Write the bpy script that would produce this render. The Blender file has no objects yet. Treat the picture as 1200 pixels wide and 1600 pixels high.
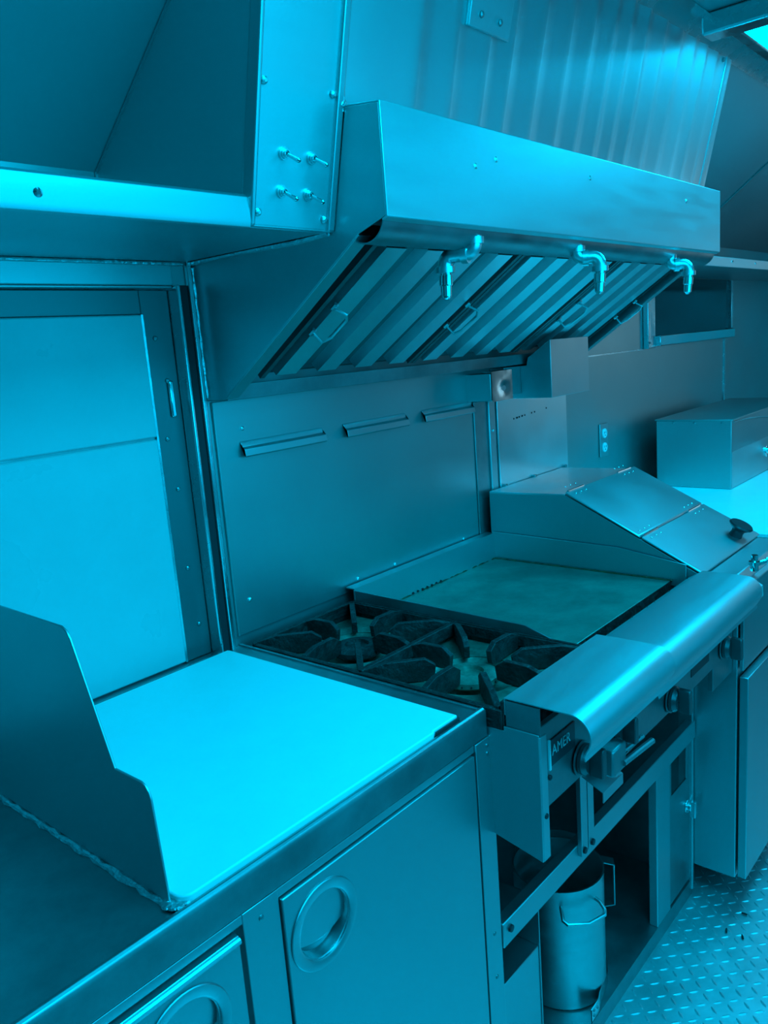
import bpy, bmesh, math, random
from mathutils import Vector, Matrix
random.seed(7)
scene = bpy.context.scene
COL = scene.collection
PI = math.pi

# ------------------------------------------------------------------ camera
cam_d = bpy.data.cameras.new('camera')
cam = bpy.data.objects.new('camera', cam_d)
COL.objects.link(cam)
scene.camera = cam
F_PX = 1270.78
cam_d.sensor_fit = 'VERTICAL'
cam_d.sensor_height = 32.0
cam_d.sensor_width = 24.0
cam_d.lens = F_PX / 1600.0 * 32.0
cam_d.clip_start = 0.02
cam.location = (-0.7515, -1.3228, 1.5012)
yaw, pit, rol = math.radians(48.803), math.radians(11.411), math.radians(-4.4165)
fwd = Vector((math.sin(yaw) * math.cos(pit), math.cos(yaw) * math.cos(pit), -math.sin(pit)))
rgt = Vector((math.cos(yaw), -math.sin(yaw), 0))
upv = rgt.cross(fwd)
r2 = rgt * math.cos(rol) + upv * math.sin(rol)
u2 = -rgt * math.sin(rol) + upv * math.cos(rol)
cam.rotation_euler = Matrix((r2, u2, -fwd)).transposed().to_euler()

# ------------------------------------------------------------------ world, lights, exposure
scene.view_settings.view_transform = 'Standard'
scene.view_settings.look = 'None'
scene.view_settings.exposure = 0.06
scene.view_settings.gamma = 1.0
scene.view_settings.use_curve_mapping = False
CY = (0.0, 0.58, 1.0)
world = bpy.data.worlds.new('sky')
scene.world = world
scene.render.film_transparent = False
world.use_nodes = True
bg = world.node_tree.nodes['Background']
bg.inputs['Color'].default_value = (0.0, 0.48, 1.0, 1)
bg.inputs['Strength'].default_value = 0.9


def area(name, loc, aim, sx, sy, power, color):
    d = bpy.data.lights.new(name, 'AREA')
    d.shape = 'RECTANGLE'
    d.size, d.size_y = sx, sy
    d.energy = power
    d.color = color
    o = bpy.data.objects.new(name, d)
    COL.objects.link(o)
    o.location = loc
    o.rotation_euler = (Vector(aim) - Vector(loc)).to_track_quat('-Z', 'Y').to_euler()
    return o


area('roof_hatch_daylight', (2.05, -1.0, 2.45), (1.7, -1.0, 1.0), 0.75, 0.7, 36, CY)
area('roof_vent_daylight', (0.1, -1.38, 2.33), (0.05, -1.1, 0.9), 0.9, 0.75, 35, CY)
area('aisle_side_fill', (0.4, -2.25, 1.5), (0.4, 0, 1.15), 2.6, 0.9, 18, CY)  # added fill lamp behind an unseen opening in the front wall
area('right_end_fill', (4.1, -1.3, 1.5), (1.5, -0.4, 1.2), 0.9, 0.9, 2.0, (0.4, 0.8, 1.0))  # added pale lamp for grey glints; the end wall has no windscreen

# ------------------------------------------------------------------ materials


def mat(name, base, metal=0.0, rough=0.5, rvar=0.0, bump=0.0, bscale=40.0, stretch=(1, 1, 1),
        cvar=0.0, cscale=6.0, base2=None, spec=0.5):
    m = bpy.data.materials.new(name)
    m.use_nodes = True
    nt = m.node_tree
    b = nt.nodes['Principled BSDF']
    b.inputs['Base Color'].default_value = (*base, 1)
    b.inputs['Metallic'].default_value = metal
    b.inputs['Roughness'].default_value = rough
    b.inputs['Specular IOR Level'].default_value = spec
    tc = nt.nodes.new('ShaderNodeTexCoord')
    mp = nt.nodes.new('ShaderNodeMapping')
    mp.inputs['Scale'].default_value = stretch
    nt.links.new(tc.outputs['Object'], mp.inputs['Vector'])
    if rvar:
        n = nt.nodes.new('ShaderNodeTexNoise')
        n.inputs['Scale'].default_value = cscale
        n.inputs['Detail'].default_value = 5
        nt.links.new(mp.outputs['Vector'], n.inputs['Vector'])
        r = nt.nodes.new('ShaderNodeMapRange')
        r.inputs['From Min'].default_value = 0.3
        r.inputs['From Max'].default_value = 0.7
        r.inputs['To Min'].default_value = max(0.03, rough - rvar)
        r.inputs['To Max'].default_value = rough + rvar
        nt.links.new(n.outputs['Fac'], r.inputs['Value'])
        nt.links.new(r.outputs['Result'], b.inputs['Roughness'])
    if cvar or base2:
        n = nt.nodes.new('ShaderNodeTexNoise')
        n.inputs['Scale'].default_value = cscale * 1.7
        n.inputs['Detail'].default_value = 8
        n.inputs['Roughness'].default_value = 0.65
        nt.links.new(tc.outputs['Object'], n.inputs['Vector'])
        cr = nt.nodes.new('ShaderNodeValToRGB')
        c2 = base2 if base2 else tuple(c * (1 - cvar) for c in base)
        cr.color_ramp.elements[0].position = 0.35
        cr.color_ramp.elements[1].position = 0.68
        cr.color_ramp.elements[0].color = (*c2, 1)
        cr.color_ramp.elements[1].color = (*base, 1)
        nt.links.new(n.outputs['Fac'], cr.inputs['Fac'])
        nt.links.new(cr.outputs['Color'], b.inputs['Base Color'])
    if bump:
        n = nt.nodes.new('ShaderNodeTexNoise')
        n.inputs['Scale'].default_value = bscale
        n.inputs['Detail'].default_value = 3
        nt.links.new(mp.outputs['Vector'], n.inputs['Vector'])
        bp = nt.nodes.new('ShaderNodeBump')
        bp.inputs['Strength'].default_value = bump
        bp.inputs['Distance'].default_value = 0.01
        nt.links.new(n.outputs['Fac'], bp.inputs['Height'])
        nt.links.new(bp.outputs['Normal'], b.inputs['Normal'])
    return m


STEEL = mat('stainless_steel', (0.54, 0.54, 0.54), 0.96, 0.40, 0.05, 0.012, 5.0, cscale=4)
SHEET = mat('wall_sheet_steel', (0.47, 0.48, 0.47), 0.93, 0.42, 0.06, 0.02, 3.0, cscale=3)
WAVY = mat('wavy_sheet_steel', (0.66, 0.66, 0.66), 1.0, 0.40, 0.04, 0.0, cscale=3)
DULL = mat('dull_steel', (0.40, 0.41, 0.41), 1.0, 0.42, 0.08, 0.04, 25, cscale=8, cvar=0.2)
BRIGHT = mat('polished_steel', (0.80, 0.80, 0.80), 1.0, 0.16, 0.04, cscale=9)
NOSE = mat('ledge_steel', (0.60, 0.60, 0.60), 0.95, 0.46, 0.04, 0.012, 30, (1, 8, 8), cscale=5)
CHROME = mat('chrome', (0.85, 0.85, 0.85), 1.0, 0.08)
GALV = mat('plated_fitting', (0.75, 0.75, 0.75), 1.0, 0.34, 0.08, 0.03, 60, cscale=30)
PAN = mat('greasy_pan', (0.30, 0.36, 0.27), 0.5, 0.45, 0.1, 0.2, 40, cscale=16, base2=(0.12, 0.15, 0.11))
SHADED = mat('shade_toned_steel', (0.22, 0.22, 0.22), 1.0, 0.5)  # steel darkened to paint the shade of filter gaps and hatch recess
SPLASH = mat('splash_steel', (0.84, 0.84, 0.84), 1.0, 0.36, 0.10, cscale=4)
BAFF = mat('filter_steel', (0.86, 0.86, 0.86), 1.0, 0.36, 0.05, cscale=9)
RING = mat('pull_steel', (0.60, 0.60, 0.60), 1.0, 0.33, 0.05, cscale=9)
WELD = mat('weld_bead', (0.62, 0.62, 0.62), 1.0, 0.38, 0.1, 0.5, 90, cscale=40)
BOARD = mat('white_plastic_board', (0.86, 0.88, 0.86), 0.0, 0.42, 0.05, 0.01, 60, cscale=12, cvar=0.03)
SATIN = mat('satin_sheet', (0.52, 0.53, 0.53), 0.6, 0.5, 0.05, cscale=3)
HATCH = mat('white_hatch_panel', (0.56, 0.58, 0.58), 0.0, 0.30, 0.06, 0.02, 4, cscale=5, cvar=0.05)
IRON = mat('cast_iron', (0.035, 0.045, 0.04), 0.3, 0.5, 0.12, 0.5, 70, cscale=20, base2=(0.012, 0.014, 0.013))
PLATE = mat('griddle_plate', (0.09, 0.31, 0.245), 0.5, 0.42, 0.08, 0.05, 12, cscale=6, base2=(0.05, 0.19, 0.15))
GREASE = mat('grease_rim', (0.08, 0.10, 0.03), 0.0, 0.4, 0.1, 0.5, 80, cscale=30, base2=(0.015, 0.02, 0.01))
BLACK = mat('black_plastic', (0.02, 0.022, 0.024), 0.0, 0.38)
KNOB = mat('worn_knob', (0.10, 0.11, 0.11), 0.6, 0.35, 0.1, 0.05, 40, cscale=20)
RUBBER = mat('rubber_gasket', (0.015, 0.016, 0.018), 0.0, 0.6)
TRIMM = mat('aluminium_trim', (0.70, 0.70, 0.70), 1.0, 0.26, 0.08, 0.1, 20, cscale=14)
POTM = mat('aluminium_pot', (0.58, 0.58, 0.57), 1.0, 0.36, 0.08, 0.06, 15, (1, 1, 4), cscale=10)
FLOORM = mat('tread_plate', (0.66, 0.66, 0.66), 0.75, 0.46, 0.08, 0.03, 50, cscale=9, cvar=0.2)
PAINT = mat('painted_panel', (0.42, 0.44, 0.44), 0.0, 0.5, cvar=0.1)
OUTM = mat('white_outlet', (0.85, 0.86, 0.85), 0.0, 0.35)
GLASSY = mat('dark_glazing', (0.02, 0.025, 0.028), 0.0, 0.12)
GREYTAPE = mat('grey_strip', (0.55, 0.55, 0.53), 0.2, 0.45, bump=0.2, bscale=50)
BADGE = mat('badge_plate', (0.10, 0.10, 0.11), 0.7, 0.3)
DEBRIS = mat('burnt_crumb', (0.015, 0.012, 0.01), 0.0, 0.8)


# ------------------------------------------------------------------ mesh builder


class MB:
    def __init__(self):
        self.bm = bmesh.new()

    def box(self, x0, x1, y0, y1, z0, z1):
        v = [self.bm.verts.new((x, y, z)) for x in (x0, x1) for y in (y0, y1) for z in (z0, z1)]
        for f in ((0, 1, 3, 2), (4, 6, 7, 5), (0, 4, 5, 1), (2, 3, 7, 6), (0, 2, 6, 4), (1, 5, 7, 3)):
            self.bm.faces.new([v[i] for i in f])
        return self

    def prism(self, axis, pts, a0, a1):
        def P(p, a):
            return {'x': (a, p[0], p[1]), 'y': (p[0], a, p[1]), 'z': (p[0], p[1], a)}[axis]
        A = [self.bm.verts.new(P(p, a0)) for p in pts]
        B = [self.bm.verts.new(P(p, a1)) for p in pts]
        n = len(pts)
        self.bm.faces.new(A)
        self.bm.faces.new(B[::-1])
        for i in range(n):
            self.bm.faces.new((A[i], B[i], B[(i + 1) % n], A[(i + 1) % n]))
        return self

    def strip(self, axis, line, a0, a1, t):
        """bent sheet: open profile line of thickness t, extruded along axis"""
        L = [Vector(p) for p in line]
        off = []
        for i, p in enumerate(L):
            d = Vector((0, 0))
            if i > 0:
                d += (p - L[i - 1]).normalized()
            if i < len(L) - 1:
                d += (L[i + 1] - p).normalized()
            d.normalize()
            off.append(p + Vector((-d.y, d.x)) * t)
        return self.prism(axis, [tuple(p) for p in L] + [tuple(p) for p in off[::-1]], a0, a1)

    def tube(self, path, r, seg=10, cap=True):
        P = [Vector(p) for p in path]
        R = r if isinstance(r, (list, tuple)) else [r] * len(P)
        t0 = (P[1] - P[0]).normalized()
        ref = Vector((0, 0, 1)) if abs(t0.z) < 0.9 else Vector((1, 0, 0))
        n = t0.cross(ref).normalized()
        rings = []
        for i, p in enumerate(P):
            if i == 0:
                t = t0
            elif i == len(P) - 1:
                t = (P[i] - P[i - 1]).normalized()
            else:
                t = ((P[i + 1] - p).normalized() + (p - P[i - 1]).normalized()).normalized()
            n = (n - t * n.dot(t)).normalized()
            b = t.cross(n)
            rings.append([self.bm.verts.new(p + (n * math.cos(a) + b * math.sin(a)) * R[i])
                          for a in (2 * PI * k / seg for k in range(seg))])
        for a, b in zip(rings, rings[1:]):
            for k in range(seg):
                self.bm.faces.new((a[k], a[(k + 1) % seg], b[(k + 1) % seg], b[k]))
        if cap:
            self.bm.faces.new(rings[0][::-1])
            self.bm.faces.new(rings[-1])
        return self

    def lathe(self, prof, c, axis=(0, 0, 1), seg=24, close=True, sweep=2 * PI, start=0.0):
        """prof: (radius, height along axis)"""
        ax = Vector(axis).normalized()
        ref = Vector((1, 0, 0)) if abs(ax.x) < 0.9 else Vector((0, 0, 1))
        n = (ref - ax * ref.dot(ax)).normalized()
        b = ax.cross(n)
        c = Vector(c)
        rings = []
        for r, h in prof:
            if r < 1e-6:
                rings.append([self.bm.verts.new(c + ax * h)])
            else:
                rings.append([self.bm.verts.new(c + ax * h + (n * math.cos(2 * PI * k / seg) + b * math.sin(2 * PI * k / seg)) * r)
                              for k in range(seg)])
        for A, B in zip(rings, rings[1:]):
            for k in range(seg):
                q = (k + 1) % seg
                if len(A) == 1 and len(B) == 1:
                    continue
                if len(A) == 1:
                    self.bm.faces.new((A[0], B[q], B[k]))
                elif len(B) == 1:
                    self.bm.faces.new((A[k], A[q], B[0]))
                else:
                    self.bm.faces.new((A[k], A[q], B[q], B[k]))
        if close:
            if len(rings[0]) > 1:
                self.bm.faces.new(rings[0][::-1])
            if len(rings[-1]) > 1:
                self.bm.faces.new(rings[-1])
        return self

    def holed(self, axis, x0, x1, z0, z1, cx, cz, r, a0, a1, seg=48):
        """plate with one round hole; axis 'y' plate lies in x,z"""
        def P(u, w, a):
            return (u, a, w) if axis == 'y' else (u, w, a)
        ang = [2 * PI * k / seg for k in range(seg)]
        corners = [math.atan2(z - cz, x - cx) % (2 * PI) for x in (x0, x1) for z in (z0, z1)]
        ang = sorted(ang + corners)
        out, inn = [], []
        for a in ang:
            dx, dz = math.cos(a), math.sin(a)
            t = 1e9
            if dx > 1e-9: t = min(t, (x1 - cx) / dx)
            if dx < -1e-9: t = min(t, (x0 - cx) / dx)
            if dz > 1e-9: t = min(t, (z1 - cz) / dz)
            if dz < -1e-9: t = min(t, (z0 - cz) / dz)
            out.append((cx + dx * t, cz + dz * t))
            inn.append((cx + dx * r, cz + dz * r))
        V = [[self.bm.verts.new(P(*p, a)) for p in ring] for ring in (out, inn) for a in (a0, a1)]
        n = len(ang)
        o0, o1, i0, i1 = V
        for k in range(n):
            q = (k + 1) % n
            self.bm.faces.new((o0[k], o0[q], i0[q], i0[k]))
            self.bm.faces.new((o1[k], i1[k], i1[q], o1[q]))
            self.bm.faces.new((o0[k], o1[k], o1[q], o0[q]))
            self.bm.faces.new((i0[k], i0[q], i1[q], i1[k]))
        return self

    def screw(self, c, n, r=0.005, h=0.003):
        return self.lathe([(r, 0), (r * 0.9, h * 0.6), (r * 0.45, h), (0, h)], c, n, 10)

    def build(self, name, material, parent=None, bevel=0.0, seg=2, angle=35):
        bm = self.bm
        bmesh.ops.remove_doubles(bm, verts=bm.verts, dist=1e-6)
        bmesh.ops.recalc_face_normals(bm, faces=bm.faces)
        loc = Vector((0, 0, 0))
        p = parent
        while p is not None:
            loc += p.location
            p = p.parent
        bmesh.ops.translate(bm, verts=bm.verts, vec=-loc)
        me = bpy.data.meshes.new(name)
        for f in bm.faces:
            f.smooth = True
        bm.to_mesh(me)
        bm.free()
        me.set_sharp_from_angle(angle=math.radians(angle))
        me.materials.append(material)
        o = bpy.data.objects.new(name, me)
        COL.objects.link(o)
        if parent is not None:
            o.parent = parent
        if bevel:
            b = o.modifiers.new('edge', 'BEVEL')
            b.width = bevel
            b.segments = seg
            b.limit_method = 'ANGLE'
            b.angle_limit = math.radians(40)
        return o


def tag(o, label=None, cat=None, group=None, kind=None):
    if label: o['label'] = label
    if cat: o['category'] = cat
    if group: o['group'] = group
    if kind: o['kind'] = kind
    return o


def thing(name, label, cat, loc, group=None):
    o = bpy.data.objects.new(name, None)
    COL.objects.link(o)
    o.location = loc
    o.empty_display_size = 0.05
    return tag(o, label, cat, group)


def struct(o):
    o['kind'] = 'structure'
    return o


def copy_tree(o, parent=None):
    c = o.copy()
    COL.objects.link(c)
    if parent is not None:
        c.parent = parent
    for ch in o.children:
        copy_tree(ch, c)
    return c


def arc(cx, cy, r, a0, a1, n):
    return [(cx + r * math.cos(math.radians(a0 + (a1 - a0) * k / n)),
             cy + r * math.sin(math.radians(a0 + (a1 - a0) * k / n))) for k in range(n + 1)]


# ------------------------------------------------------------------ the setting
XL, XR, YF, ZC = -1.9, 4.2, -2.1, 2.24
m = MB().box(XL - .1, XR + .1, YF - .1, 0.02, -0.06, 0.0)
bm = m.bm
p = 0.027
for i in range(int(2.9 / p)):
    for j in range(int(0.95 / p)):
        x, y = 0.3 + i * p, -1.52 + j * p
        a = math.radians(45 if (i + j) % 2 else -45) + 0.05
        L, w, h = 0.0125, 0.0034, 0.0016
        ca, sa = math.cos(a), math.sin(a)
        q = lambda u, v, z: bm.verts.new((x + u * ca - v * sa, y + u * sa + v * ca, z))
        b = [q(-L, 0, 0), q(-L * .4, -w, 0), q(L * .4, -w, 0), q(L, 0, 0), q(L * .4, w, 0), q(-L * .4, w, 0)]
        t = [q(-L * .5, 0, h), q(L * .5, 0, h)]
        for f in ((b[0], b[1], t[0]), (b[1], b[2], t[1], t[0]), (b[2], b[3], t[1]), (b[3], b[4], t[1]), (b[4], b[5], t[0], t[1]), (b[5], b[0], t[0])):
            bm.faces.new(f)
struct(m.build('floor', FLOORM, angle=10))

# back wall, y from 0 to .02 ; hatch opening x..0.207, z .9..1.645
m = MB()
m.box(XL, 0.207, 0, 0.10, 1.645, 1.88)
m.box(XL, 0.207, 0, 0.10, 0, 0.905)
m.box(0.207, XR, 0, 0.03, 0, 1.88)
m.box(XL, -1.6, 0, 0.1, 0.905, 1.645)
struct(m.build('wall_back', SHEET))
# sloped upper wall
m = MB()
m.prism('x', [(0, 1.833), (-0.53, 2.235), (-0.53, 2.262), (0.03, 1.86)], XL, XR)
struct(m.build('wall_upper', SATIN))
m = MB()
for x in (0.08, 2.77):
    m.prism('x', [(-0.002, 1.69), (-0.002, 1.832), (-0.53, 2.2326), (-0.53, 2.228), (-0.006, 1.829), (-0.006, 1.69)], x - .006, x + .006)
struct(m.build('trim_1', NOSE))
# ceiling with two roof openings
m = MB()
HX0, HX1, HY0, HY1 = 1.62, 2.40, -1.30, -0.585
VX0, VX1, VY0, VY1 = -0.35, 0.55, -1.75, -0.98
m.box(XL, XR, YF, HY0 - .45, ZC, ZC + .03)
m.box(XL, VX0, HY0 - .45, -0.51, ZC, ZC + .03)
m.box(VX0, VX1, VY1, -0.51, ZC, ZC + .03)
m.box(VX1, HX0, HY0 - .45, -0.51, ZC, ZC + .03)
m.box(HX1, XR, HY0 - .45, -0.51, ZC, ZC + .03)
m.box(HX0, HX1, HY1, -0.51, ZC, ZC + .03)
m.box(HX0, HX1, HY0 - .45, HY0, ZC, ZC + .03)
struct(m.build('ceiling', SHEET))
m = MB()
m.strip('x', [(-0.50, 2.205), (-0.522, 2.222), (-0.56, 2.236)], XL, XR, -0.006)
struct(m.build('trim_2', TRIMM))
w3 = bpy.data.objects.new('window_3', None)
COL.objects.link(w3)
w3.location = (HX0, HY0, ZC)
struct(w3)
m = MB()
e = .004
m.box(HX0 + e - .03, HX0 + e, HY0 - .02, HY1 + .02, ZC - .02, ZC + .10)
m.box(HX1 - e, HX1 - e + .03, HY0 - .02, HY1 + .02, ZC - .02, ZC + .10)
m.box(HX0 - .03, HX1 + .03, HY1 - e, HY1 - e + .03, ZC - .021, ZC + .101)
m.box(HX0 - .03, HX1 + .03, HY0 + e - .03, HY0 + e, ZC - .021, ZC + .101)
m.build('hatch_curb', TRIMM, w3, 0.004)
m = MB()
m.box(HX1 - .10, HX1 - .07, HY0 + .005, HY1 - .005, ZC + .06, ZC + .09)
m.build('hatch_brace', DULL, w3, 0.003)
m = MB()
m.box(1.46, 1.53, YF, -0.54, ZC - .05, ZC)
m.box(0.62, 0.68, YF, -0.54, ZC - .05, ZC)
struct(m.build('trim_3', TRIMM, None, 0.006))
# opposite side wall with an unseen opening added for the fill lamp, end walls
m = MB()
m.box(XL, -1.0, YF - .05, YF, 0, ZC)
m.box(1.8, XR, YF - .05, YF, 0, ZC)
m.box(-1.0, 1.8, YF - .05, YF, 0, 1.0)
m.box(-1.0, 1.8, YF - .05, YF, 1.95, ZC)
struct(m.build('wall_front', PAINT))
struct(MB().box(XR, XR + .05, YF, 0, 0, ZC + .02).build('wall_right', SHEET))
struct(MB().box(XL - .05, XL, YF, 0, 0, ZC + .02).build('wall_left', PAINT))

# ------------------------------------------------------------------ window_1 : closed serving hatch
w1 = bpy.data.objects.new('window_1', None)
COL.objects.link(w1)
w1.location = (-0.7, 0.014, 0.905)
struct(w1)
m = MB().box(-1.58, 0.141, 0.014, 0.034, 0.9125, 1.3625)
m.build('hatch_panel', HATCH, w1, 0.003)
m = MB().box(-1.58, 0.141, 0.014, 0.034, 1.3665, 1.594)
m.build('hatch_panel', HATCH, w1, 0.003)
MB().box(-1.58, 0.1415, 0.018, 0.034, 1.360, 1.369).build('panel_seam', DULL, w1)
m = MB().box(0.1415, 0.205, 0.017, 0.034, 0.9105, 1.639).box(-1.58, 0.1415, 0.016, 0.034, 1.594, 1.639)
m.build('hatch_frame', SHADED, w1, 0.002)  # dark tone stands in for the shade of the recess
m = MB().strip('z', [(0.138, 0.0135), (0.1415, 0.0115), (0.1445, 0.0155)], 0.9125, 1.594, 0.003)
m.build('edge_bead', TRIMM, w1)
m = MB()
for z in (0.98, 1.10, 1.26, 1.36, 1.47, 1.55):
    m.screw((0.172 + 0.01 * math.sin(z * 40), 0.017, z), (0, -1, 0), 0.005, 0.004)
m.build('rivet', DULL, w1)
m = MB().box(0.178, 0.189, 0.010, 0.017, 1.40, 1.47)
m.build('latch_slot', BRIGHT, w1, 0.003)
# jamb tracks standing on the wall around the opening
m = MB().box(0.2055, 0.2145, -0.014, 0.06, 0.905, 1.645)
m.build('jamb_track', TRIMM, w1, 0.003)
m = MB().box(0.2145, 0.236, -0.006, -0.0005, 0.905, 1.645)
m.build('gasket', RUBBER, w1, 0.002)
m = MB().box(0.236, 0.246, -0.012, -0.0005, 0.905, 1.69).box(0.246, 0.2515, -0.005, -0.0005, 0.905, 1.69)
m.build('jamb_flange', TRIMM, w1, 0.003)
m = MB()
path = [(0.252 + 0.001 * math.sin(k * 2.2), -0.005, 1.43 + k * 0.013) for k in range(20)]
m.tube(path, [0.0045 + 0.0012 * math.sin(k * 1.7) for k in range(20)], 8)
m.build('sealant_bead', WELD, w1)
MB().box(-1.6, 0.205, -0.004, -0.0005, 1.645, 1.684).box(-1.6, 0.205, 0.0, 0.06, 1.640, 1.6449).build('header_strip', STEEL, w1, 0.0015)
MB().box(-1.6, 0.2055, 0.0, 0.036, 0.9055, 0.910).build('sill', DULL, w1, 0.001)

# ------------------------------------------------------------------ window_2 : small dark window in the back wall further along
w2 = bpy.data.objects.new('window_2', None)
COL.objects.link(w2)
w2.location = (2.9, 0, 1.42)
struct(w2)
MB().box(2.46, 3.34, -0.006, -0.001, 1.465, 1.688).build('dark_pane', GLASSY, w2)
m = MB().box(2.36, 2.385, -0.022, -0.001, 1.418, 1.69).box(2.385, 2.46, -0.010, -0.001, 1.418, 1.69)
m.build('window_post', TRIMM, w2, 0.003)
MB().box(2.46, 3.36, -0.03, -0.001, 1.424, 1.465).build('window_sill', BRIGHT, w2, 0.003)
MB().box(3.34, 3.36, -0.02, -0.001, 1.465, 1.688).build('window_post', TRIMM, w2, 0.002)
m = MB()
for x in (2.36, 2.37):
    m.screw((x + .006, -0.022, 1.44), (0, -1, 0), 0.004)
m.build('screw', DULL, w2)
# wall seams beyond the hood
m = MB().box(1.75, 2.36, -0.003, -0.0005, 1.415, 1.419).box(3.28, 3.30, -0.004, -0.0005, 0.9, 1.42)
struct(m.build('trim_4', TRIMM))

# ------------------------------------------------------------------ overhead shelf, left of the hood
LEAN = lambda z: -0.383 - 0.237 * (z - 1.70)
sh = thing('overhead_shelf', 'long steel shelf above the white serving hatch, with bright front lip', 'shelf', (-0.9, -0.2, 1.69))
m = MB().strip('x', [(-0.002, 1.688), (-0.372, 1.688)], XL + .02, 0.238, -0.003)
m.build('shelf_deck', STEEL, sh)
m = MB().strip('x', [(-0.366, 1.690), (-0.383, 1.688), (-0.3845, 1.694), (-0.3845, 1.726), (-0.379, 1.729), (-0.372, 1.728)], XL + .02, 0.076, 0.003)
m.build('shelf_lip', NOSE, sh, 0.001)
m = MB().screw((-0.244, -0.3848, 1.706), (0, -1, 0), 0.0065, 0.005)
m.build('screw', CHROME, sh)
m = MB().tube([(XL + .05, -0.006, 1.684), (0.23, -0.006, 1.684)], 0.0035, 8)
m.build('weld_bead', WELD, sh)

# switch panel
sp = thing('switch_panel', 'leaning steel panel with four toggle switches at left end of hood', 'control panel', (0.16, -0.38, 1.69))
z0, z1 = 1.690, 2.236
m = MB().prism('x', [(LEAN(z0), z0), (LEAN(z1), z1), (LEAN(z1) + .012, z1), (LEAN(z0) + .012, z0)], 0.080, 0.2375)
m.build('panel', NOSE, sp, 0.002)
m = MB()
for xa, xb in ((0.0755, 0.084), (0.236, 0.2512)):
    m.prism('x', [(LEAN(z0) - .006, z0 - .002), (LEAN(z1) - .006, z1), (LEAN(z1) + .016, z1), (LEAN(z0) + .02, z0 - .002)], xa, xb)
m.build('edge_flange', STEEL, sp, 0.003, 3)
m = MB().prism('x', [(LEAN(z0) + .002, z0), (LEAN(z1) + .002, z1), (-0.5, z1 - .01), (0, 1.832), (0, z0)], 0.0765, 0.0795)
m.build('side_panel', SATIN, sp)
m = MB().prism('x', [(LEAN(z0), z0 - .001), (LEAN(z0), z0 + .004), (-0.30, z0 + .004), (-0.30, z0 - .001)], 0.0795, 0.238)
m.build('bottom_return', STEEL, sp)
m = MB().tube([(0.246, -0.01, 1.686), (0.247, -0.15, 1.687), (0.247, -0.30, 1.686), (0.246, -0.376, 1.688)], [.006, .005, .0065, .005], 8)
m.build('weld_bead', WELD, sp)
nrm = Vector((0, -1, -0.237)).normalized()
first = None
for k, (x, z) in enumerate(((0.136, 1.790), (0.193, 1.790), (0.136, 1.739), (0.191, 1.739))):
    c = Vector((x, LEAN(z), z))
    n = MB().lathe([(0.0095, 0), (0.0095, 0.003), (0.0075, 0.0031), (0.0075, 0.0065), (0.0058, 0.0066), (0.0058, 0.0095), (0.004, 0.0095), (0.004, 0.006), (0, 0.006)], c, nrm, 14)
    tb = n.build('toggle_switch', GALV, sp)
    d = (nrm + Vector((0.05, 0, -0.35))).normalized()
    q = c + nrm * 0.006
    l = MB().tube([q, q + d * 0.016, q + d * 0.028, q + d * 0.030], [0.0024, 0.0030, 0.0036, 0.0020], 10)
    l.build('lever', CHROME, tb)
for x, z in ((0.091, 1.708), (0.091, 1.876), (0.229, 1.706), (0.229, 1.88)):
    MB().screw((x, LEAN(z) - .001, z), nrm, 0.006, 0.005).build('screw', GALV, sp)

# tall leaning duct cover above the hood
dc = thing('duct_cover', 'tall wavy stainless panel leaning out above the hood', 'panel', (1.0, -0.42, 1.86))
z0, z1 = 1.70, 2.240
m = MB()
rw = random.Random(5)
xs, hs = [0.2485, 0.34], [0.0, 0.0]
while xs[-1] < 1.70:
    wdt = rw.uniform(0.075, 0.105)
    amp = rw.uniform(0.0035, 0.0055) * min(1.0, 0.25 + (xs[-1] - 0.3) * 1.1)
    for u, v in ((.25, .12), (.5, .38), (.75, .75), (.88, 1.0), (.96, .55), (1.0, 0.0)):
        xs.append(min(xs[-1] + 0, 9) if u < 0 else x0_ + wdt * u if u > .25 else xs[-1] + wdt * u)
        if u == .25:
            x0_ = xs[-1] - wdt * u
        hs.append(amp * v)
xs.append(1.752); hs.append(0.0)
front, back = [], []
for x, h in zip(xs, hs):
    front.append([m.bm.verts.new((x, LEAN(z) - h * f_, z)) for z, f_ in ((z0, 1), (1.95, 1), (2.12, .8), (z1, .5))])
for A, B in zip(front, front[1:]):
    for k in range(3):
        m.bm.faces.new((A[k], B[k], B[k + 1], A[k + 1]))
m.prism('x', [(LEAN(z0) + .001, z0), (LEAN(z1) + .001, z1), (LEAN(z1) + .01, z1), (LEAN(z0) + .01, z0)], 0.2485, 1.752)
m.build('panel', WAVY, dc, angle=60)
m = MB().prism('x', [(LEAN(z0) - .004, z0), (LEAN(z1) - .004, z1), (LEAN(z1) + .03, z1), (LEAN(z0) + .03, z0)], 1.752, 1.775)
m.build('edge_flange', STEEL, dc, 0.003)
m = MB().tube([(0.2485, LEAN(z) - .002, z) for z in (1.86, 1.9, 2.0, 2.1, 2.235)], [.005, .0035, .003, .0035, .003], 8)
m.lathe([(0, -.006), (.008, -.003), (.009, .002), (0, .006)], (0.25, LEAN(1.868) - .003, 1.868), nrm, 10, False)
m.build('weld_bead', WELD, dc)
m = MB().prism('x', [(LEAN(2.03) - .0, 2.034), (LEAN(2.16), 2.16), (LEAN(2.16) - .008, 2.158), (LEAN(2.03) - .008, 2.032)], 0.542, 0.672)
cp = m.build('cover_plate', NOSE, dc, 0.002)
for x in (0.575, 0.635):
    z = 2.055
    MB().screw((x, LEAN(z) - .008, z), nrm, 0.006, 0.004).build('screw', DULL, cp)
MB().screw((1.735, LEAN(2.2) - .001, 2.2), nrm, 0.006, 0.004).build('screw', DULL, dc)

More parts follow.
